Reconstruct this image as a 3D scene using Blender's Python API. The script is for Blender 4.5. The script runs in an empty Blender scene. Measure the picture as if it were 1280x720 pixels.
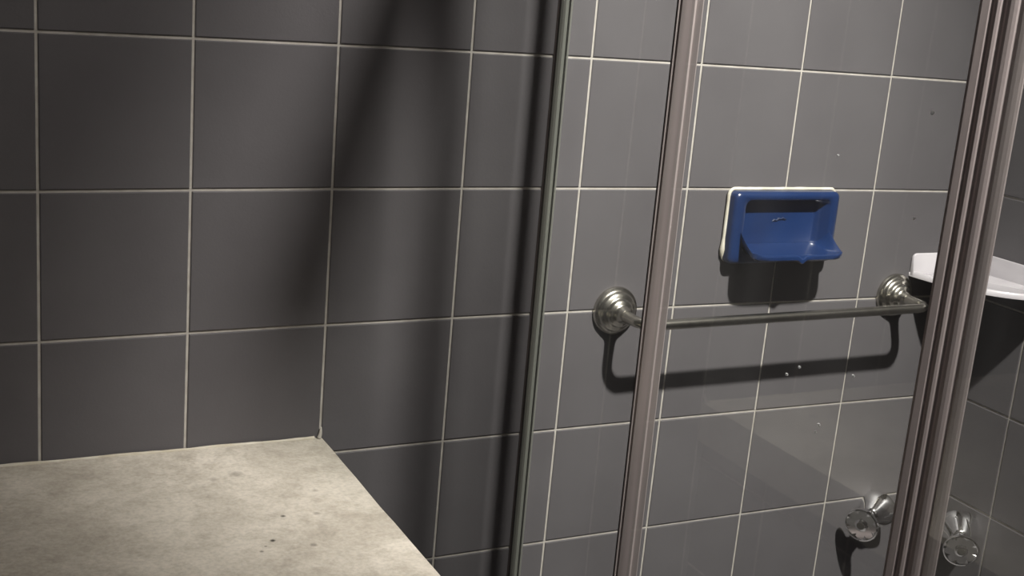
import bpy, bmesh, math, random
from mathutils import Vector, Matrix

random.seed(7)
scene = bpy.context.scene
COL = scene.collection
T = 0.15            # one wall tile is 15 cm: the working unit below
FLOOR = 7.4         # floor level, in tiles below the uppermost long joint in view


def W(X, Y, Z):
    """X along the back wall, Y downwards, Z into the back wall (tiles) -> metres."""
    return Vector((X * T, Z * T, (FLOOR - Y) * T))


# ------------------------------------------------------------------ camera
def D(v):
    return Vector((v[0], v[2], -v[1]))


CAM_C = (0.164462, -0.572417, -8.400019)
AX = ((0.895416, -0.082932, -0.437438), (-0.03403, 0.966877, -0.252963), (0.443928, 0.241393, 0.862935))
FPX = 1560.45
cam_data = bpy.data.cameras.new('camera')
cam = bpy.data.objects.new('camera', cam_data)
COL.objects.link(cam)
cam_data.sensor_fit = 'HORIZONTAL'
cam_data.sensor_width = 36.0
cam_data.lens = 36.0 * FPX / 1280.0
cam_data.clip_start = 0.02
cx, cy, cz = D(AX[0]).normalized(), -D(AX[1]), -D(AX[2])
M = Matrix.Identity(4)
for i, a in enumerate((cx, cy, cz)):
    for j in range(3):
        M[j][i] = a[j]
M.translation = W(*CAM_C)
cam.matrix_world = M
scene.camera = cam

# ------------------------------------------------------------------ world, light, exposure
world = bpy.data.worlds.new('world')
scene.world = world
world.use_nodes = True
world.node_tree.nodes['Background'].inputs[0].default_value = (0.5, 0.48, 0.46, 1)
world.node_tree.nodes['Background'].inputs[1].default_value = 0.02
scene.view_settings.view_transform = 'Standard'
scene.view_settings.look = 'None'
scene.view_settings.gamma = 1.0
scene.view_settings.use_curve_mapping = False
scene.view_settings.exposure = 0.0
LAMP = (5.68, -8.35, -7.8)        # ceiling lamp of the shower, out of frame above
LAMP_POWER = 365.0
LAMP_AIM = (6.0, 2.6, -0.2)
LAMP_CONE = 47.0
LAMP_COLOR = (1.0, 0.96, 0.91)
ROOM_X0, ROOM_X1, ROOM_Z0, CEIL = -3.0, 9.42, -13.0, -9.2

# ------------------------------------------------------------------ materials


def new_mat(name):
    m = bpy.data.materials.new(name)
    m.use_nodes = True
    nt = m.node_tree
    return m, nt, nt.nodes['Principled BSDF']


def noise_mat(name, c1, c2, scale=20.0, rough=0.5, metal=0.0, spec=0.5, detail=4.0, stretch=None,
              bump=0.0, bump_scale=200.0, coat=0.0, lo=0.35, hi=0.65):
    m, nt, b = new_mat(name)
    tc = nt.nodes.new('ShaderNodeTexCoord')
    n = nt.nodes.new('ShaderNodeTexNoise')
    n.inputs['Scale'].default_value = scale
    n.inputs['Detail'].default_value = detail
    src = tc.outputs['Object']
    if stretch:
        mp = nt.nodes.new('ShaderNodeMapping')
        mp.inputs['Scale'].default_value = stretch
        nt.links.new(src, mp.inputs['Vector'])
        src = mp.outputs['Vector']
    nt.links.new(src, n.inputs['Vector'])
    r = nt.nodes.new('ShaderNodeValToRGB')
    r.color_ramp.elements[0].position = lo
    r.color_ramp.elements[1].position = hi
    r.color_ramp.elements[0].color = (*c1, 1)
    r.color_ramp.elements[1].color = (*c2, 1)
    nt.links.new(n.outputs['Fac'], r.inputs['Fac'])
    nt.links.new(r.outputs['Color'], b.inputs['Base Color'])
    b.inputs['Roughness'].default_value = rough
    b.inputs['Metallic'].default_value = metal
    b.inputs['Specular IOR Level'].default_value = spec
    b.inputs['Coat Weight'].default_value = coat
    b.inputs['Coat Roughness'].default_value = 0.08
    if bump:
        n2 = nt.nodes.new('ShaderNodeTexNoise')
        n2.inputs['Scale'].default_value = bump_scale
        n2.inputs['Detail'].default_value = 3
        nt.links.new(tc.outputs['Object'], n2.inputs['Vector'])
        bp = nt.nodes.new('ShaderNodeBump')
        bp.inputs['Strength'].default_value = bump
        bp.inputs['Distance'].default_value = 0.001
        nt.links.new(n2.outputs['Fac'], bp.inputs['Height'])
        nt.links.new(bp.outputs['Normal'], b.inputs['Normal'])
    return m


M_TILE = noise_mat('tile_glaze', (0.091, 0.086, 0.090), (0.100, 0.095, 0.099), scale=9, rough=0.55, spec=0.12,
                   bump=0.12, bump_scale=420)
M_GROUT = noise_mat('grout', (0.34, 0.318, 0.283), (0.43, 0.408, 0.372), scale=60, rough=0.9, spec=0.1)
M_CAULK = noise_mat('caulk', (0.38, 0.34, 0.26), (0.50, 0.47, 0.40), scale=45, rough=0.6, spec=0.3)
M_CAULK_W = noise_mat('white_caulk', (0.46, 0.43, 0.35), (0.58, 0.56, 0.49), scale=60, rough=0.55, spec=0.3)
M_BLUE = noise_mat('blue_ceramic', (0.0055, 0.019, 0.072), (0.0065, 0.022, 0.080), scale=30, rough=0.28, spec=0.5, coat=0.5)
M_BLUE_D = noise_mat('blue_mark', (0.005, 0.012, 0.04), (0.006, 0.015, 0.05), scale=80, rough=0.5)
M_WHITE = noise_mat('white_ceramic', (0.44, 0.42, 0.44), (0.50, 0.48, 0.50), scale=18, rough=0.25, spec=0.5, coat=0.4)
M_STEEL = noise_mat('brushed_nickel', (0.46, 0.44, 0.39), (0.56, 0.54, 0.48), scale=90, rough=0.26, metal=1.0)
M_CHROME = noise_mat('chrome', (0.80, 0.80, 0.81), (0.86, 0.86, 0.87), scale=20, rough=0.06, metal=1.0)
M_ALU = noise_mat('anodised_aluminium', (0.315, 0.273, 0.268), (0.37, 0.323, 0.315), scale=6, rough=0.45, metal=0.4,
                  stretch=(30, 30, 1))
M_CHANNEL = noise_mat('clear_channel', (0.105, 0.107, 0.098), (0.14, 0.14, 0.122), scale=3, rough=0.35, spec=0.6,
                      stretch=(5, 5, 1))
M_GASKET = noise_mat('dark_gasket', (0.035, 0.028, 0.026), (0.05, 0.04, 0.038), scale=40, rough=0.6)
M_CEIL = noise_mat('ceiling_paint', (0.62, 0.60, 0.57), (0.68, 0.66, 0.63), scale=5, rough=0.9, spec=0.1)
M_FLOOR = noise_mat('floor_tile', (0.10, 0.095, 0.095), (0.15, 0.14, 0.14), scale=8, rough=0.5)
M_DROP = noise_mat('dried_water', (0.85, 0.85, 0.87), (0.95, 0.95, 0.95), scale=40, rough=0.4)
_nt = M_DROP.node_tree
_tl = _nt.nodes.new('ShaderNodeBsdfTranslucent')          # dried lime lets the shower light through
_nt.links.new(next(n for n in _nt.nodes if n.type == 'VALTORGB').outputs[0], _tl.inputs[0])
_nt.links.new(_tl.outputs[0], _nt.nodes['Material Output'].inputs['Surface'])
M_DARK = noise_mat('dark_hole', (0.012, 0.011, 0.01), (0.02, 0.018, 0.016), scale=40, rough=0.8)


def wall_pattern_mat():
    """Same square tiling for the walls that lie out of the picture."""
    m, nt, b = new_mat('tiled_wall')
    tc = nt.nodes.new('ShaderNodeTexCoord')
    sx = nt.nodes.new('ShaderNodeSeparateXYZ')
    nt.links.new(tc.outputs['Object'], sx.inputs[0])
    ad = nt.nodes.new('ShaderNodeMath'); ad.operation = 'ADD'
    nt.links.new(sx.outputs[0], ad.inputs[0]); nt.links.new(sx.outputs[1], ad.inputs[1])
    cb = nt.nodes.new('ShaderNodeCombineXYZ')
    nt.links.new(ad.outputs[0], cb.inputs[0]); nt.links.new(sx.outputs[2], cb.inputs[1])
    br = nt.nodes.new('ShaderNodeTexBrick')
    br.offset = 0.0
    br.inputs['Scale'].default_value = 1.0
    br.inputs['Brick Width'].default_value = T
    br.inputs['Row Height'].default_value = T
    br.inputs['Mortar Size'].default_value = 0.0018
    br.inputs['Color1'].default_value = (0.09, 0.085, 0.09, 1)
    br.inputs['Color2'].default_value = (0.096, 0.09, 0.095, 1)
    br.inputs['Mortar'].default_value = (0.5, 0.47, 0.42, 1)
    nt.links.new(cb.outputs[0], br.inputs['Vector'])
    nt.links.new(br.outputs['Color'], b.inputs['Base Color'])
    b.inputs['Roughness'].default_value = 0.42
    return m


M_WALLPAT = wall_pattern_mat()


def concrete_mat():
    m, nt, b = new_mat('cast_concrete')
    tc = nt.nodes.new('ShaderNodeTexCoord')

    def noise(scale, detail, rough=0.6, dist=0.0):
        n = nt.nodes.new('ShaderNodeTexNoise')
        n.inputs['Scale'].default_value = scale
        n.inputs['Detail'].default_value = detail
        n.inputs['Roughness'].default_value = rough
        n.inputs['Distortion'].default_value = dist
        nt.links.new(tc.outputs['Object'], n.inputs['Vector'])
        return n

    def ramp(node, p0, c0, p1, c1):
        r = nt.nodes.new('ShaderNodeValToRGB')
        r.color_ramp.elements[0].position = p0
        r.color_ramp.elements[1].position = p1
        r.color_ramp.elements[0].color = (*c0, 1)
        r.color_ramp.elements[1].color = (*c1, 1)
        nt.links.new(node.outputs['Fac'], r.inputs['Fac'])
        return r

    def mult(a, c):
        x = nt.nodes.new('ShaderNodeMix')
        x.data_type = 'RGBA'
        x.blend_type = 'MULTIPLY'
        x.inputs['Factor'].default_value = 1.0
        nt.links.new(a, x.inputs[6])
        nt.links.new(c, x.inputs[7])
        return x.outputs[2]
    a = ramp(noise(11, 7, 0.65, 0.6), 0.36, (0.385, 0.355, 0.30), 0.66, (0.53, 0.495, 0.43))
    c = ramp(noise(55, 5, 0.7), 0.30, (0.80, 0.79, 0.77), 0.55, (1, 1, 1))
    d = ramp(noise(240, 2), 0.30, (0.86, 0.86, 0.86), 0.62, (1.04, 1.03, 1.02))
    out = mult(mult(a.outputs[0], c.outputs[0]), d.outputs[0])
    # a handful of small dark pits and stains, each at its own place on the slab
    for (X, Z, rad, dark) in SPOTS:
        vm = nt.nodes.new('ShaderNodeVectorMath')
        vm.operation = 'DISTANCE'
        nz = nt.nodes.new('ShaderNodeVectorMath')
        nz.operation = 'MULTIPLY'
        nz.inputs[1].default_value = (1, 1.0, 0)
        nt.links.new(tc.outputs['Object'], nz.inputs[0])
        nt.links.new(nz.outputs[0], vm.inputs[0])
        vm.inputs[1].default_value = (X * T, Z * T, 0)
        mr = nt.nodes.new('ShaderNodeMapRange')
        mr.inputs[1].default_value = rad * T * 0.35
        mr.inputs[2].default_value = rad * T
        mr.inputs[3].default_value = dark
        mr.inputs[4].default_value = 1.0
        nt.links.new(vm.outputs['Value'], mr.inputs[0])
        out = mult(out, mr.outputs[0])
    nt.links.new(out, b.inputs['Base Color'])
    b.inputs['Roughness'].default_value = 0.75
    b.inputs['Specular IOR Level'].default_value = 0.25
    bp = nt.nodes.new('ShaderNodeBump')
    bp.inputs['Strength'].default_value = 0.25
    bp.inputs['Distance'].default_value = 0.002
    nt.links.new(noise(90, 5).outputs['Fac'], bp.inputs['Height'])
    nt.links.new(bp.outputs['Normal'], b.inputs['Normal'])
    return m


def glass_mat():
    m = bpy.data.materials.new('clear_glass')
    m.use_nodes = True
    nt = m.node_tree
    nt.nodes.clear()
    out = nt.nodes.new('ShaderNodeOutputMaterial')
    tr = nt.nodes.new('ShaderNodeBsdfTransparent')
    tr.inputs[0].default_value = (0.965, 0.975, 0.968, 1)
    gl = nt.nodes.new('ShaderNodeBsdfGlossy')
    gl.inputs['Roughness'].default_value = 0.03
    gl.inputs['Color'].default_value = (0.95, 0.97, 0.96, 1)
    fr = nt.nodes.new('ShaderNodeFresnel')
    fr.inputs['IOR'].default_value = 1.62
    geo = nt.nodes.new('ShaderNodeNewGeometry')
    inv = nt.nodes.new('ShaderNodeMath'); inv.operation = 'SUBTRACT'
    inv.inputs[0].default_value = 1.0
    nt.links.new(geo.outputs['Backfacing'], inv.inputs[1])
    mu = nt.nodes.new('ShaderNodeMath'); mu.operation = 'MULTIPLY'
    nt.links.new(fr.outputs[0], mu.inputs[0])
    nt.links.new(inv.outputs[0], mu.inputs[1])
    mix = nt.nodes.new('ShaderNodeMixShader')
    nt.links.new(mu.outputs[0], mix.inputs[0])
    nt.links.new(tr.outputs[0], mix.inputs[1])
    nt.links.new(gl.outputs[0], mix.inputs[2])
    # thin dried soap film, streaked vertically
    tc = nt.nodes.new('ShaderNodeTexCoord')
    mp = nt.nodes.new('ShaderNodeMapping')
    mp.inputs['Scale'].default_value = (22, 22, 0.5)
    nt.links.new(tc.outputs['Object'], mp.inputs[0])
    n = nt.nodes.new('ShaderNodeTexNoise')
    n.inputs['Scale'].default_value = 1.0
    n.inputs['Detail'].default_value = 1
    nt.links.new(mp.outputs[0], n.inputs['Vector'])
    mr = nt.nodes.new('ShaderNodeMapRange')
    mr.inputs[1].default_value = 0.35
    mr.inputs[2].default_value = 0.75
    mr.inputs[3].default_value = 0.006
    mr.inputs[4].default_value = 0.03
    nt.links.new(n.outputs['Fac'], mr.inputs[0])
    df = nt.nodes.new('ShaderNodeBsdfTranslucent')
    df.inputs[0].default_value = (0.8, 0.8, 0.8, 1)
    mix2 = nt.nodes.new('ShaderNodeMixShader')
    nt.links.new(mr.outputs[0], mix2.inputs[0])
    nt.links.new(mix.outputs[0], mix2.inputs[1])
    nt.links.new(df.outputs[0], mix2.inputs[2])
    nt.links.new(mix2.outputs[0], out.inputs['Surface'])
    return m


M_GLASS = glass_mat()

# ------------------------------------------------------------------ mesh helpers


def obj_from(name, verts, faces, mat, parent=None, smooth=False):
    me = bpy.data.meshes.new(name)
    me.from_pydata([tuple(v) for v in verts], [], faces)
    bm = bmesh.new()
    bm.from_mesh(me)
    bmesh.ops.recalc_face_normals(bm, faces=bm.faces)
    bm.to_mesh(me)
    bm.free()
    if smooth:
        for p in me.polygons:
            p.use_smooth = True
    me.materials.append(mat)
    o = bpy.data.objects.new(name, me)
    COL.objects.link(o)
    if parent:
        o.parent = parent
        o.matrix_parent_inverse = parent_matrix(parent).inverted()
    return o


def parent_matrix(p):
    m = p.matrix_basis.copy()
    while p.parent:
        m = p.parent.matrix_basis @ p.matrix_parent_inverse @ m
        p = p.parent
    return m


def tag(o, label, cat, group=None):
    o['label'] = label
    o['category'] = cat
    if group:
        o['group'] = group
    return o


def thing(name, loc, label, cat, group=None):
    o = bpy.data.objects.new(name, None)
    o.empty_display_size = 0.03
    o.location = loc
    COL.objects.link(o)
    return tag(o, label, cat, group)


def structure(o, label=None):
    o['kind'] = 'structure'
    if label:
        o['label'] = label
        o['category'] = o.name.split('_')[0]
    return o


def bevel_mesh(o, width, segs=2, angle=0.6, smooth=True):
    me = o.data
    bm = bmesh.new()
    bm.from_mesh(me)
    ed = [e for e in bm.edges if len(e.link_faces) == 2 and e.calc_face_angle(0) > angle]
    bmesh.ops.bevel(bm, geom=ed, offset=width, segments=segs, profile=0.5, affect='EDGES')
    bm.to_mesh(me)
    bm.free()
    if smooth:
        for p in me.polygons:
            p.use_smooth = True
        me.set_sharp_from_angle(angle=0.7)
    return o


def box(name, X0, X1, Y0, Y1, Z0, Z1, mat, parent=None, bevel=0.0):
    vs = [W(x, y, z) for x in (X0, X1) for y in (Y0, Y1) for z in (Z0, Z1)]
    fs = [(0, 1, 3, 2), (4, 6, 7, 5), (0, 4, 5, 1), (2, 3, 7, 6), (0, 2, 6, 4), (1, 5, 7, 3)]
    o = obj_from(name, vs, fs, mat, parent)
    if bevel:
        bevel_mesh(o, bevel * T)
    return o


def prism_y(name, poly, Y0, Y1, mat, parent=None):
    """Vertical extrusion of a closed (X, Z) outline between heights Y0 and Y1."""
    n = len(poly)
    vs = [W(x, Y0, z) for x, z in poly] + [W(x, Y1, z) for x, z in poly]
    fs = [tuple(range(n)), tuple(range(2 * n - 1, n - 1, -1))]
    fs += [(i, (i + 1) % n, n + (i + 1) % n, n + i) for i in range(n)]
    return obj_from(name, vs, fs, mat, parent)


def frame_of(axis):
    a = axis.normalized()
    h = Vector((0, 0, 1)) if abs(a.z) < 0.9 else Vector((1, 0, 0))
    u = h.cross(a).normalized()
    return a, u, a.cross(u)


def lathe(name, origin, axis, prof, mat, parent=None, seg=40, smooth=True, phase=0.0):
    """prof: (radius, height) in tiles along the axis; ends are capped."""
    a, u, v = frame_of(axis)
    vs, fs = [], []
    for r, h in prof:
        for k in range(seg):
            t = 2 * math.pi * (k + phase) / seg
            vs.append(origin + a * (h * T) + (u * math.cos(t) + v * math.sin(t)) * (r * T))
    for i in range(len(prof) - 1):
        for k in range(seg):
            k2 = (k + 1) % seg
            fs.append((i * seg + k, i * seg + k2, (i + 1) * seg + k2, (i + 1) * seg + k))
    fs.append(tuple(range(seg)))
    fs.append(tuple((len(prof) - 1) * seg + k for k in range(seg)))
    o = obj_from(name, vs, fs, mat, parent, smooth=smooth)
    if smooth:
        o.data.set_sharp_from_angle(angle=0.8)
    return o


def tube(name, pts, rad, mat, parent=None, seg=20):
    """Round tube through points (metres); rad is one radius or one per point, in tiles."""
    n = len(pts)
    rs = rad if isinstance(rad, (list, tuple)) else [rad] * n
    vs, fs = [], []
    ref = None
    for i, p in enumerate(pts):
        d = (pts[min(i + 1, n - 1)] - pts[max(i - 1, 0)]).normalized()
        if ref is None:
            ref = frame_of(d)[1]
        ref = (ref - d * ref.dot(d)).normalized()
        b = d.cross(ref)
        for k in range(seg):
            t = 2 * math.pi * k / seg
            vs.append(p + (ref * math.cos(t) + b * math.sin(t)) * rs[i] * T)
    for i in range(n - 1):
        for k in range(seg):
            k2 = (k + 1) % seg
            fs.append((i * seg + k, i * seg + k2, (i + 1) * seg + k2, (i + 1) * seg + k))
    fs.append(tuple(range(seg)))
    fs.append(tuple((n - 1) * seg + k for k in range(seg)))
    o = obj_from(name, vs, fs, mat, parent, smooth=True)
    o.data.set_sharp_from_angle(angle=0.9)
    return o


# ------------------------------------------------------------------ the room
def grid(c, r):
    """Joint crossing of column c and row r: hand-laid, so not quite on a perfect raster."""
    a = (max(0.5, min(9.42, c)) - 5) / 4
    b = (max(-0.8, min(4.8, r)) - 2) / 2
    dx = 0.006 + 0.0031 * a - 0.0027 * b - 0.0088 * a * a + 0.0002 * a * b - 0.0054 * b * b
    dy = -0.007 - 0.0068 * a + 0.0093 * b + 0.0256 * a * a - 0.0093 * a * b - 0.003 * b * b
    dx += {1: 0.0228, 2: -0.0109, 3: -0.0184, 4: -0.0116, 5: -0.0051, 6: 0.0081, 7: 0.0188, 8: 0.0075,
           9: -0.0268}.get(c, 0.0)
    if c >= 9.4:
        dx = 0.0
    return c + dx, r + dy


GAP = 0.0098        # half a joint
PROUD = 0.010       # tile face above the grout
BEV = 0.007


def tile_mesh(corners, to_world, parent, gaps=(GAP, GAP, GAP, GAP)):
    """corners: TL, TR, BR, BL in wall coordinates; gaps: left, top, right, bottom."""
    (a, b, c, d) = corners
    gl, gt, gr, gb = gaps

    def inset(e):
        return [(a[0] + gl + e, a[1] + gt + e), (b[0] - gr - e, b[1] + gt + e),
                (c[0] - gr - e, c[1] - gb - e), (d[0] + gl + e, d[1] - gb - e)]
    h = PROUD + random.uniform(-0.0012, 0.0012)
    r0, r1, r2 = inset(0), inset(0), inset(BEV)
    vs = [to_world(x, y, 0.0) for x, y in r0] + [to_world(x, y, h - BEV * 0.6) for x, y in r1] + \
         [to_world(x, y, h) for x, y in r2]
    fs = [(8, 9, 10, 11)]
    for s in (0, 4):
        for k in range(4):
            k2 = (k + 1) % 4
            fs.append((s + k, s + k2, s + 4 + k2, s + 4 + k))
    return obj_from('tile', vs, fs, M_TILE, parent)


ROWS = list(range(-9, 8))
wall_back = box('wall_back', ROOM_X0, ROOM_X1, CEIL, FLOOR, 0.0, 0.8, M_GROUT)
structure(wall_back, 'long wall of square dark grey tiles with pale grout joints')
wall_right = box('wall_right', ROOM_X1, ROOM_X1 + 0.8, CEIL, FLOOR, ROOM_Z0, 0.8, M_GROUT)
structure(wall_right, 'dark grey tiled side wall of the shower behind the wide post')
wall_left = box('wall_left', ROOM_X0 - 0.8, ROOM_X0, CEIL, FLOOR, ROOM_Z0, 0.8, M_WALLPAT)
structure(wall_left, 'tiled side wall outside the picture on the left')
wall_front = box('wall_front', ROOM_X0 - 0.8, ROOM_X1 + 0.8, CEIL, FLOOR, ROOM_Z0 - 0.8, ROOM_Z0, M_WALLPAT)
structure(wall_front, 'tiled wall behind the camera')
floor = box('floor', ROOM_X0 - 0.8, ROOM_X1 + 0.8, FLOOR, FLOOR + 0.6, ROOM_Z0 - 0.8, 0.8, M_FLOOR)
structure(floor, 'dark bathroom floor below the picture')
ceiling = box('ceiling', ROOM_X0 - 0.8, ROOM_X1 + 0.8, CEIL - 0.6, CEIL, ROOM_Z0 - 0.8, 0.8, M_CEIL)
structure(ceiling, 'plain painted ceiling above the picture')


def on_back(x, y, h):
    return W(x, y, -h)


def on_right(x, y, h):          # x runs from the corner towards the viewer
    return W(ROOM_X1 - h, y, -x)


cols = [-3, -2, -1, 0, 1, 2, 3, 4, 5, 6, 7, 8, 9, 9.42]
for r in [-9.2] + ROWS[1:]:
    r2 = -8 if r == -9.2 else min(r + 1, FLOOR)
    for c, c2 in zip(cols[:-1], cols[1:]):
        tile_mesh((grid(c, r), grid(c2, r), grid(c2, r2), grid(c, r2)), on_back, wall_back)
rcols = [0.0] + [0.7126 + k for k in range(0, 13)]
for r in [-9.2] + ROWS[1:]:
    r2 = -8 if r == -9.2 else min(r + 1, FLOOR)
    ya, yb = grid(9.42, r)[1], grid(9.42, r2)[1]
    for c, c2 in zip(rcols[:-1], rcols[1:]):
        c2 = min(c2, -ROOM_Z0)
        tile_mesh(((c, ya), (c2, ya), (c2, yb), (c, yb)), on_right, wall_right)

# ------------------------------------------------------------------ concrete ledge
LY = 2.868
SPOTS = [(2.18, -1.60, 0.022, 0.12), (2.335, -1.28, 0.022, 0.25), (2.08, -1.72, 0.016, 0.4), (2.12, -1.66, 0.012, 0.4),
         (2.40, -1.72, 0.03, 0.6), (2.22, -0.55, 0.06, 0.72), (2.05, -0.6, 0.04, 0.8), (2.55, -1.3, 0.03, 0.65),
         (2.65, -0.95, 0.03, 0.75)]
ledge = thing('concrete_ledge', W(0, FLOOR, -1.7),
              'stained grey concrete bench top set against the dark tiled wall', 'ledge')
M_CONC = concrete_mat()


def slab():
    x0, x1, z1 = ROOM_X0 + 0.02, 2.985, -3.6
    nx, nz = 24, 14
    vs, fs = [], []
    for j in range(nz + 1):
        for i in range(nx + 1):
            x = x0 + (x1 - x0) * i / nx
            z = -0.012 + (z1 + 0.012) * j / nz
            # arris slightly worn along the free edge
            if i == nx:
                x += 0.002 * math.sin(j * 2.3) + 0.004
            vs.append(W(x, LY + 0.003 * math.sin(i * 1.7 + j) + (0.006 if i == nx else 0), z))
    nt_ = len(vs)
    for j in range(nz):
        for i in range(nx):
            a = j * (nx + 1) + i
            fs.append((a, a + 1, a + nx + 2, a + nx + 1))
    rim = [i for i in range(nx + 1)] + [j * (nx + 1) + nx for j in range(1, nz + 1)] + \
          [nz * (nx + 1) + i for i in range(nx - 1, -1, -1)] + [j * (nx + 1) for j in range(nz - 1, 0, -1)]
    for k in rim:
        v = vs[k].copy()
        v.z = W(0, LY + 0.35, 0).z
        vs.append(v)
    m = len(rim)
    for k in range(m):
        fs.append((rim[k], rim[(k + 1) % m], nt_ + (k + 1) % m, nt_ + k))
    fs.append(tuple(nt_ + k for k in range(m)))
    return obj_from('slab', vs, fs, M_CONC, ledge, smooth=False)


slab()
box('base', ROOM_X0 + 0.02, 2.93, LY + 0.35, FLOOR - 0.002, -0.02, -3.5, M_WALLPAT, ledge)


def bead():
    """Lumpy sealant run along the back of the slab."""
    pts, rad = [], []
    n = 90
    for i in range(n + 1):
        X = ROOM_X0 + 0.05 + (2.93 - ROOM_X0 - 0.05) * i / n
        pts.append(W(X, LY + 0.001, -0.030))
        rad.append(0.0135 + 0.0025 * math.sin(X * 9) + random.uniform(-0.0015, 0.0015))
    return tube('sealant_bead', pts, rad, M_CAULK, ledge, seg=10)


bead()
tube('sealant_bead', [W(2.982, 2.79, -0.020), W(2.980, 2.815, -0.024), W(2.976, 2.84, -0.029), W(2.966, 2.87, -0.033)],
     [0.006, 0.010, 0.014, 0.018], M_GROUT, ledge, seg=10)

# ------------------------------------------------------------------ glass shower screen
XC = 4.76                       # centre of the metal frame
XP = 4.726                      # centre of the panes
RAIL_Y = -5.12
screen = thing('shower_screen', W(XC, FLOOR, -2.0),
               'fixed clear glass shower screen with wall channel and rails around the framed door', 'shower screen')
box('curb', XC - 0.45, XC + 0.45, FLOOR - 0.7, FLOOR - 0.002, -0.02, ROOM_Z0 + 0.02, M_FLOOR, screen, bevel=0.02)
prism_y('wall_channel', [(4.672, -0.012), (4.672, -0.045), (4.684, -0.058), (4.704, -0.058), (4.704, -0.03), (4.748, -0.03),
                         (4.748, -0.058), (4.762, -0.058), (4.768, -0.050), (4.768, -0.012)], RAIL_Y, FLOOR - 0.7, M_CHANNEL, screen)
prism_y('sealant_bead', [(4.660, -0.0115), (4.671, -0.0115), (4.671, -0.026)], RAIL_Y, FLOOR - 0.7, M_GASKET, screen)
box('glass_pane', XP - 0.018, XP + 0.018, RAIL_Y + 0.07, FLOOR - 0.87, -0.034, -1.488, M_GLASS, screen)


box('glass_pane', XP - 0.018, XP + 0.018, RAIL_Y + 0.07, FLOOR - 0.87, -4.285, -5.44, M_GLASS, screen)


def rail(name, Y0, Y1, x0, x1, parent):
    o = box(name, x0, x1, Y0, Y1, -0.012, -5.45, M_ALU, parent, bevel=0.015)
    return o


rail('top_rail', RAIL_Y - 0.14, RAIL_Y + 0.06, XC - 0.10, XC + 0.10, screen)
rail('bottom_rail', FLOOR - 0.86, FLOOR - 0.70, XC - 0.10, XC + 0.10, screen)

door = thing('shower_door', W(XC, FLOOR - 0.86, -2.9),
             'clear glass shower door framed by a narrow stile and a wide ribbed metal post', 'shower door')
YT, YB = RAIL_Y + 0.08, FLOOR - 0.87
# narrow stile with a bead down each side
prism_y('narrow_stile', [(4.730, -1.515), (4.716, -1.522), (4.708, -1.534), (4.706, -1.548), (4.716, -1.556), (4.719, -1.564),
                         (4.716, -1.574), (4.760, -1.650), (4.766, -1.652), (4.770, -1.646), (4.775, -1.648), (4.796, -1.686),
                         (4.806, -1.680), (4.806, -1.515)],
        YT, YB, M_ALU, door)
prism_y('gasket', [(4.728, -1.492), (4.728, -1.513), (4.79, -1.513), (4.79, -1.492)], YT, YB, M_GASKET, door)
# wide post: ribs and grooves along the face that is turned to the room


def ribbed(a, b, x_back):
    """Outline whose room side slants from a to b, with ribs standing proud of it and grooves cut in."""
    prof = [(0.00, 0.000), (0.05, 0.008), (0.18, 0.006), (0.21, -0.006), (0.25, -0.008), (0.28, 0.008), (0.33, 0.016), (0.38, 0.008),
            (0.41, -0.012), (0.46, -0.014), (0.50, 0.006), (0.56, 0.016), (0.63, 0.017), (0.69, 0.008), (0.72, -0.006), (0.76, -0.006),
            (0.80, 0.006), (0.87, 0.010), (0.95, 0.008), (1.00, 0.0)]
    dx, dz = b[0] - a[0], b[1] - a[1]
    L = math.hypot(dx, dz)
    nx, nz = 0.42 * dz / L, -0.42 * dx / L
    pts = [(a[0] + dx * s + nx * d, a[1] + dz * s + nz * d) for s, d in prof]
    return pts + [(x_back, b[1] + 0.004), (x_back, a[1] + 0.01), (a[0] + 0.02, a[1] + 0.01)]


prism_y('wide_post', ribbed((4.700, -4.040), (4.822, -4.258), 4.835), YT, YB, M_ALU, door)
pane = box('glass_pane', XP - 0.018, XP + 0.018, YT + 0.02, YB - 0.02, -1.695, -4.03, M_GLASS, door)
# dried drops on the door glass, each a little dome
A_L = XP + 0.018                # wet side of the glass


def drop(Z, Y, ry, rz):
    n = 10
    vs = [W(A_L + 0.0105, Y, Z)]
    for rr, hh in ((0.7, 0.0075), (1.0, 0.0)):
        for k in range(n):
            t = 2 * math.pi * k / n
            vs.append(W(A_L + hh + 0.0004, Y + ry * rr * math.sin(t), Z + rz * rr * math.cos(t)))
    fs = [(0, 1 + k, 1 + (k + 1) % n) for k in range(n)]
    fs += [(1 + k, 1 + (k + 1) % n, 11 + (k + 1) % n, 11 + k) for k in range(n)]
    return obj_from('water_spot', vs, fs, M_DROP, pane, smooth=True)


SPOT_PX = [(1165, 141, 2.0), (1142, 273, 1.3), (983, 468, 1.7), (999, 459, 1.6), (1066, 470, 1.6), (1023, 531, 1.8),
           (1019, 540, 1.3), (1047, 194, 1.0)]


def glass_point(px, py):
    d = [(px - 640) / FPX, (py - 360) / FPX, 1.0]
    v = [sum(AX[i][j] * d[i] for i in range(3)) for j in range(3)]
    t = (A_L - CAM_C[0]) / v[0]
    return CAM_C[1] + t * v[1], CAM_C[2] + t * v[2]


for px, py, s in SPOT_PX:
    y_, z_ = glass_point(px, py)
    drop(z_, y_, 0.0055 * s, 0.0065 * s)

# ------------------------------------------------------------------ blue soap dish
DX0, DX1, DY0, DY1 = 6.425, 7.535, 0.996, 1.612
FACE = 0.13
dish = thing('soap_dish', W(7.0, 1.612, -0.01), 'blue glazed ceramic soap dish fixed to the tiled wall', 'soap dish')


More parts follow.
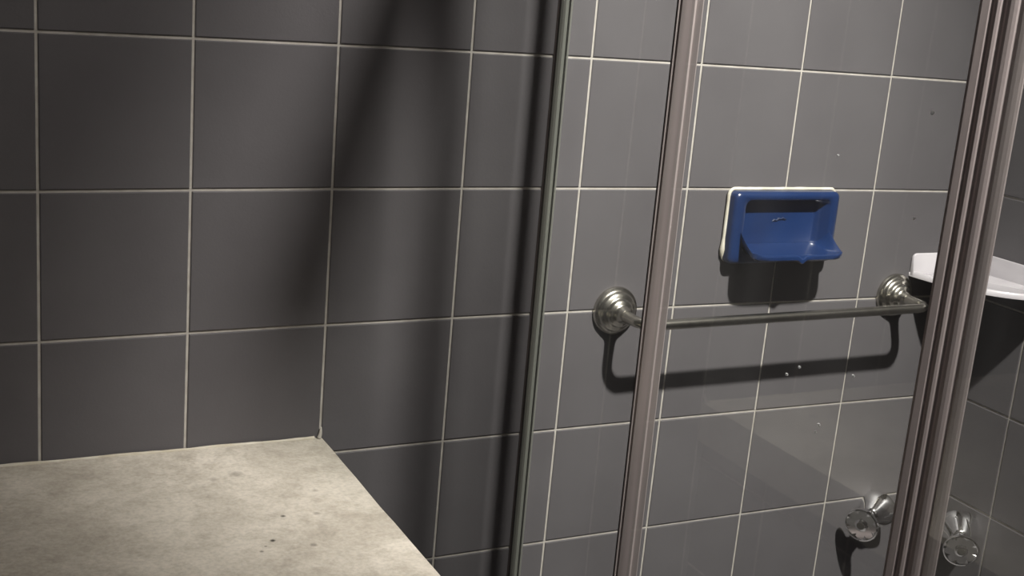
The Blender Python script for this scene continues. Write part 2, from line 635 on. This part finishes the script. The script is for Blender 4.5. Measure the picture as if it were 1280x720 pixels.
def rrect(x0, x1, y0, y1, rad, n=5):
    pts = []
    for (cx_, cy_, a0) in ((x1 - rad, y0 + rad, -90), (x1 - rad, y1 - rad, 0), (x0 + rad, y1 - rad, 90), (x0 + rad, y0 + rad, 180)):
        for k in range(n + 1):
            a = math.radians(a0 + 90 * k / n)
            pts.append((cx_ + rad * math.cos(a), cy_ + rad * math.sin(a)))
    return pts


def dish_body():
    """Frame and sunken back, as loops from the wall outwards and then into the pocket."""
    loops = []

    def loop(e, rad, h, px=None):
        if px is None:
            loops.append([(x, y, h) for x, y in rrect(DX0 + e, DX1 - e, DY0 + e, DY1 - e, rad)])
        else:
            loops.append([(x, y, h) for x, y in rrect(*px, rad)])
    loop(0.0, 0.05, 0.012)
    loop(0.0, 0.05, FACE - 0.035)
    loop(0.008, 0.05, FACE - 0.012)
    loop(0.03, 0.045, FACE)
    px = (DX0 + 0.105, DX1 - 0.085, DY0 + 0.062, DY1 - 0.10)
    loop(0, 0.06, FACE, px)
    q = 0.012
    loop(0, 0.06, FACE - 0.012, (px[0] + q, px[1] - q, px[2] + q * 0.6, px[3] - q))
    q = 0.03
    loop(0, 0.05, FACE - 0.06, (px[0] + q, px[1] - q * 1.6, px[2] + 0.010, px[3] - q))
    loop(0, 0.05, 0.020, (px[0] + 0.045, px[1] - 0.085, px[2] + 0.014, px[3] - 0.05))
    n = len(loops[0])
    vs = [W(x, y, -h) for lp in loops for x, y, h in lp]
    fs = []
    for i in range(len(loops) - 1):
        for k in range(n):
            k2 = (k + 1) % n
            fs.append((i * n + k, i * n + k2, (i + 1) * n + k2, (i + 1) * n + k))
    fs.append(tuple((len(loops) - 1) * n + k for k in range(n)))
    fs.append(tuple(range(n)))
    o = obj_from('frame', vs, fs, M_BLUE, dish, smooth=True)
    o.data.set_sharp_from_angle(angle=1.0)
    return o


dish_body()


def dish_tray():
    """Tray with upswept sides that die out towards the lip, and a drip nose in the middle."""
    nu, nv = 44, 20
    top = []
    xl, xr = DX0 + 0.085, DX1 - 0.075
    for j in range(nv + 1):
        t = j / nv
        z = 0.022 + (0.39 - 0.022) * t
        row = []
        for i in range(nu + 1):
            s = -1 + 2 * i / nu
            inset_ = 0.035 * max(0.0, (t - 0.75) / 0.25) ** 2          # rounded front corners
            x = (xl + xr) / 2 + s * ((xr - xl) / 2 - inset_)
            y = 1.455 + 0.055 * t
            side = max(0.0, (abs(s) - 0.78) / 0.22)
            fade = max(0.0, 1 - max(0.0, t - 0.22) / 0.72) ** 1.5
            y -= 0.165 * side ** 2.0 * fade
            y -= 0.020 * max(0.0, (abs(s) - 0.8) / 0.2) ** 2 * (1 - fade)
            frontness = max(0.0, (t - 0.80) / 0.20)
            nose = math.exp(-((s - 0.02) / 0.07) ** 2)
            y -= 0.022 * math.sin(min(1.0, frontness) * math.pi * 0.6) * (1 - nose)
            y += 0.010 * frontness * nose
            zz = z + 0.004 * frontness * nose - (0.02 * abs(s) ** 6 * frontness)
            row.append((x, y, zz))
        top.append(row)
    vs, fs = [], []
    for row in top:
        for x, y, z in row:
            vs.append(W(x, y, -z))
    off = len(vs)
    for j, row in enumerate(top):
        t = j / nv
        for x, y, z in row:
            e = 0.048 if t < 0.97 else 0.034
            vs.append(W(x * 0.985 + 0.015 * 7.0, y + e, -z + (0.004 if t > 0.97 else 0)))
    w = nu + 1
    for base in (0, off):
        for j in range(nv):
            for i in range(nu):
                a = base + j * w + i
                fs.append((a, a + 1, a + w + 1, a + w))
    rim = [i for i in range(w)] + [j * w + nu for j in range(1, nv + 1)] + [nv * w + i for i in range(nu - 1, -1, -1)] + \
          [j * w for j in range(nv - 1, 0, -1)]
    for k in range(len(rim)):
        a, b = rim[k], rim[(k + 1) % len(rim)]
        fs.append((a, b, off + b, off + a))
    o = obj_from('tray', vs, fs, M_BLUE, dish, smooth=True)
    bevel_mesh(o, 0.010 * T, 2, angle=1.0)
    return o


dish_tray()


def sealant_frame():
    pts, rad = [], []
    for x, y in rrect(DX0 - 0.004, DX1 + 0.004, DY0 - 0.012, DY1 - 0.01, 0.05):
        pts.append((x, y))
    pts.append(pts[0])
    fine = []
    for (a, b) in zip(pts[:-1], pts[1:]):
        m = max(1, int(math.hypot(b[0] - a[0], b[1] - a[1]) / 0.05))
        for k in range(m):
            fine.append((a[0] + (b[0] - a[0]) * k / m, a[1] + (b[1] - a[1]) * k / m))
    fine.append(fine[0])
    P3 = [W(x, y, -0.030) for x, y in fine]
    for (x, y) in fine:
        r = 0.015 + random.uniform(-0.0015, 0.0015)
        if x < DX0 + 0.02:
            r += 0.001
            if 1.42 < y < 1.56:
                r += 0.012 * math.exp(-((y - 1.49) / 0.035) ** 2)
        if y > DY1 - 0.05:
            r = 0.008
        rad.append(r)
    return tube('white_sealant', P3, rad, M_CAULK_W, dish, seg=10)


sealant_frame()
# small worn maker's squiggle stamped on the sunken back
sq = [(-0.075, 0.012), (-0.055, -0.002), (-0.03, 0.006), (-0.01, -0.012), (0.012, -0.006), (0.035, -0.016), (0.06, -0.004), (0.075, -0.008)]
tube('stamped_mark', [W(6.985 + a, 1.255 + b, -0.022) for a, b in sq], [0.004, 0.009, 0.007, 0.010, 0.007, 0.010, 0.008, 0.004],
     M_BLUE_D, dish, seg=8)

# ------------------------------------------------------------------ towel bar
bar = thing('towel_bar', W(6.92, 2.0, -0.011), 'brushed nickel towel bar with stepped round rosettes on the tiled wall', 'towel bar')
BX0, BX1, BYL, BYR, BZ = 5.432, 8.425, 1.995, 1.975, -0.475
for X, Y in ((BX0, BYL), (BX1, BYR)):
    ro = lathe('rosette', W(X, Y, -0.0105), Vector((0, -1, 0)),
               [(0.200, 0.0), (0.203, 0.018), (0.196, 0.034), (0.176, 0.040), (0.166, 0.048), (0.163, 0.066), (0.150, 0.080),
                (0.128, 0.086), (0.118, 0.094), (0.115, 0.112), (0.102, 0.126), (0.082, 0.132), (0.070, 0.142), (0.062, 0.175),
                (0.052, 0.20)], M_STEEL, bar, seg=48)
    lathe('set_screw', W(X + 0.02, Y - 0.105, -0.118), Vector((0, -1, 0.4)), [(0.014, 0.0), (0.014, 0.012), (0.008, 0.013)],
          M_DARK, ro, seg=12)


def bar_path():
    pts, rad = [], []
    R_ = 0.13
    pts += [W(BX0, BYL, -0.15), W(BX0, BYL, -0.22), W(BX0, BYL, -0.29)]
    rad += [0.056, 0.050, 0.046]
    for k in range(0, 9):
        a = math.pi / 2 * k / 8
        pts.append(W(BX0 + R_ * (1 - math.cos(a)), BYL, BZ + R_ * (1 - math.sin(a))))
        rad.append(0.046 - 0.004 * k / 8)
    for k in range(1, 12):
        f = k / 12
        pts.append(W(BX0 + R_ + (BX1 - BX0 - 2 * R_) * f, BYL + (BYR - BYL) * f, BZ))
        rad.append(0.042)
    R2 = 0.13
    for k in range(0, 9):
        a = math.pi / 2 * (1 - k / 8)
        pts.append(W(BX1 - R2 * (1 - math.cos(a)), BYR, BZ + R2 * (1 - math.sin(a))))
        rad.append(0.042 + 0.004 * k / 8)
    pts += [W(BX1, BYR, -0.29), W(BX1, BYR, -0.22), W(BX1, BYR, -0.15)]
    rad += [0.046, 0.050, 0.056]
    return pts, rad


pts, rad = bar_path()
tube('rail', pts, rad, M_STEEL, bar, seg=24)

# ------------------------------------------------------------------ white corner shelf
shelf = thing('corner_shelf', W(ROOM_X1, 1.80, -0.01), 'white ceramic corner shelf with raised back rim partly behind the wide post',
              'corner shelf')
CXs = ROOM_X1 - 0.012
SH, RIM_Y, BASE_Y = 0.83, 1.585, 1.80


def shelf_front(n=24):
    """Bowed front edge from the back wall to the side wall, relative to the corner."""
    out = []
    p0, p3 = (-SH, -0.012), (0.0, -1.04)
    p1, p2 = (-SH + 0.02, -0.60), (-0.52, -1.04)
    for k in range(n + 1):
        t = k / n
        b = ((1 - t) ** 3, 3 * t * (1 - t) ** 2, 3 * t * t * (1 - t), t ** 3)
        out.append((CXs + b[0] * p0[0] + b[1] * p1[0] + b[2] * p2[0] + b[3] * p3[0],
                    b[0] * p0[1] + b[1] * p1[1] + b[2] * p2[1] + b[3] * p3[1]))
    return out


def shelf_mesh():
    fr = shelf_front()
    corner = (CXs, -0.012)
    outer = fr + [corner]
    cxm, czm = CXs - 0.30, -0.36
    inner = []
    for x, z in fr:
        dx, dz = cxm - x, czm - z
        L = math.hypot(dx, dz)
        inner.append((x + dx / L * 0.045, z + dz / L * 0.045))
    n = len(outer)
    ys_out_bot, = (BASE_Y,)
    vs = [W(x, BASE_Y, z) for x, z in outer]                     # underside outline
    vs += [W(x, BASE_Y - 0.035, z) for x, z in outer]            # lip height
    f_top = [W(x, BASE_Y - 0.045, z) for x, z in fr]
    fs = [tuple(range(n))]
    for k in range(n):
        k2 = (k + 1) % n
        fs.append((k, k2, n + k2, n + k))
    # lip crest, then the dished floor
    b0 = len(vs)
    m = len(fr)
    vs += [W(x * 0.6 + ix * 0.4, BASE_Y - 0.052, z * 0.6 + iz * 0.4) for (x, z), (ix, iz) in zip(fr, inner)]
    b1 = len(vs)
    vs += [W(ix, BASE_Y - 0.030, iz) for ix, iz in inner]
    b2 = len(vs)
    vs += [W(cxm, BASE_Y - 0.024, czm), W(*((corner[0],) + (BASE_Y - 0.035,) + (corner[1],)))]
    for k in range(m - 1):
        fs.append((n + k, n + k + 1, b0 + k + 1, b0 + k))
        fs.append((b0 + k, b0 + k + 1, b1 + k + 1, b1 + k))
        fs.append((b1 + k, b1 + k + 1, b2))
    fs.append((n + 0, b0, b1, b2, b2 + 1))
    fs.append((n + m - 1, b2 + 1, b2, b1 + m - 1, b0 + m - 1))
    o = obj_from('tray', vs, fs, M_WHITE, shelf, smooth=True)
    o.data.set_sharp_from_angle(angle=0.9)
    return o


shelf_mesh()


def rim_plate(name, to_w, length):
    """Upstand along one wall, its free end rounded, leaning back a little at the top."""
    h = BASE_Y - RIM_Y
    rr = 0.05
    prof = [(0.0, BASE_Y - 0.004), (length, BASE_Y - 0.004), (length, RIM_Y + rr)]
    for k in range(1, 6):
        a = math.radians(90 * k / 5)
        prof.append((length - rr + rr * math.cos(a), RIM_Y + rr - rr * math.sin(a)))
    prof.append((0.0, RIM_Y))
    n = len(prof)
    vs = [to_w(u, y, 0.0115) for u, y in prof] + [to_w(u, y, 0.035 + 0.035 * (y - RIM_Y) / h) for u, y in prof]
    fs = [tuple(range(n)), tuple(range(2 * n - 1, n - 1, -1))] + [(k, (k + 1) % n, n + (k + 1) % n, n + k) for k in range(n)]
    o = obj_from(name, vs, fs, M_WHITE, shelf)
    bevel_mesh(o, 0.010 * T, 2, angle=0.9)
    return o


rim_plate('back_rim', lambda u, y, h: W(ROOM_X1 - 0.011 - u, y, -h), SH)
rim_plate('side_rim', lambda u, y, h: W(ROOM_X1 - h, y, -0.011 - u), 1.03)

# ------------------------------------------------------------------ shower valves


def view_dir(img_right, img_down, length):
    """Direction leaning from the wall into the shower, from its sideways and downward lean."""
    fwd = math.sqrt(max(0.0, length ** 2 - img_right ** 2 - img_down ** 2))
    to_viewer = Vector((-0.664, -0.656, 0.36)).normalized()
    right = to_viewer.cross(Vector((0, 0, 1))).normalized() * -1
    up = right.cross(to_viewer) * -1
    if up.z < 0:
        up = -up
    if right.x < 0:
        right = -right
    return (right * img_right - up * img_down + to_viewer * fwd).normalized()


def valve(base, normal, axis, label, phase):
    v = thing('shower_valve', base, label, 'valve')
    lathe('escutcheon', base + normal * (0.0105 * T), normal, [(0.085, 0.0), (0.087, 0.012), (0.082, 0.026), (0.072, 0.06), (0.05, 0.11)],
          M_CHROME, v, seg=32)
    b = base + normal * (0.03 * T)
    lathe('bell', b, axis, [(0.06, 0.085), (0.165, 0.100), (0.188, 0.118), (0.186, 0.145), (0.158, 0.205), (0.118, 0.265), (0.094, 0.32), (0.075, 0.345),
                            (0.055, 0.35), (0.052, 0.48)], M_CHROME, v, seg=32)
    h = b + axis * (0.44 * T)
    hd = lathe('handle', h, axis, [(0.060, 0.0), (0.080, 0.03), (0.140, 0.058), (0.162, 0.072), (0.166, 0.090), (0.162, 0.106), (0.150, 0.110),
                                   (0.144, 0.098)], M_CHROME, v, seg=36)
    a, u, w = frame_of(axis)
    n = 16                                                  # pleated dish: eight facets meeting in eight valleys
    vs = []
    for rr, hi, lo_ in ((0.146, 0.106, 0.092), (0.056, 0.088, 0.060)):
        for k in range(n):
            t = 2 * math.pi * (k + phase) / n
            vs.append(h + a * ((hi if k % 2 else lo_) * T) + (u * math.cos(t) + w * math.sin(t)) * (rr * T))
    fs = [(k, (k + 1) % n, n + (k + 1) % n, n + k) for k in range(n)]
    obj_from('faceted_face', vs, fs, M_CHROME, hd)
    lathe('cap', h + axis * (0.089 * T), axis, [(0.060, -0.03), (0.060, 0.0), (0.060, 0.022), (0.050, 0.030)], M_CHROME, hd, seg=24)
    lathe('cap_dimple', h + axis * (0.1195 * T), axis, [(0.038, 0.0), (0.036, 0.003)], M_DARK, hd, seg=20)
    return v


valve(W(8.70, 4.085, -0.0005), Vector((0, -1, 0)), view_dir(-0.175, 0.27, 0.62),
      'chrome shower valve with faceted round handle on the back wall left of the wide post', 0.1)
valve(W(ROOM_X1 - 0.0005, 4.20, -0.365), Vector((-1, 0, 0)), view_dir(0.05, 0.31, 0.62),
      'chrome shower valve with faceted round handle on the side wall right of the wide post', 0.55)

# ------------------------------------------------------------------ ceiling lamp, above the picture
lamp = thing('ceiling_lamp', W(LAMP[0], CEIL, LAMP[2]), 'small round ceiling lamp above the shower outside the picture', 'lamp')
lathe('lamp_base', W(LAMP[0], CEIL + 0.005, LAMP[2]), Vector((0, 0, -1)), [(0.55, 0.0), (0.56, 0.06), (0.50, 0.14), (0.25, 0.18)], M_WHITE, lamp, seg=32)
mb, ntb, bb = new_mat('lamp_bulb')
bb.inputs['Emission Color'].default_value = (*LAMP_COLOR, 1)
bb.inputs['Emission Strength'].default_value = 6.0
lathe('lamp_bulb', W(LAMP[0], CEIL + 0.18, LAMP[2]), Vector((0, 0, -1)), [(0.14, 0.0), (0.22, 0.12), (0.26, 0.28), (0.22, 0.42), (0.10, 0.50), (0.02, 0.52)], mb, lamp, seg=24)
ld = bpy.data.lights.new('lamp_light', 'SPOT')
ld.energy = LAMP_POWER
ld.color = LAMP_COLOR
ld.shadow_soft_size = 0.031
ld.spot_size = math.radians(LAMP_CONE)
ld.spot_blend = 1.0
lg = bpy.data.lights.new('bulb_glow', 'POINT')            # stray light of the same bulb outside its beam
lg.energy = LAMP_POWER * 0.10
lg.color = LAMP_COLOR
lg.shadow_soft_size = 0.031
go = bpy.data.objects.new('bulb_glow', lg)
COL.objects.link(go)
go.location = W(LAMP[0], LAMP[1], LAMP[2])
go.parent = lamp
go.matrix_parent_inverse = Matrix.Translation(lamp.location).inverted()
lo = bpy.data.objects.new('lamp_light', ld)
COL.objects.link(lo)
lo.location = W(LAMP[0], LAMP[1], LAMP[2])
lo.rotation_euler = (W(*LAMP_AIM) - W(*LAMP)).to_track_quat('-Z', 'Y').to_euler()
lo.parent = lamp
lo.matrix_parent_inverse = Matrix.Translation(lamp.location).inverted()
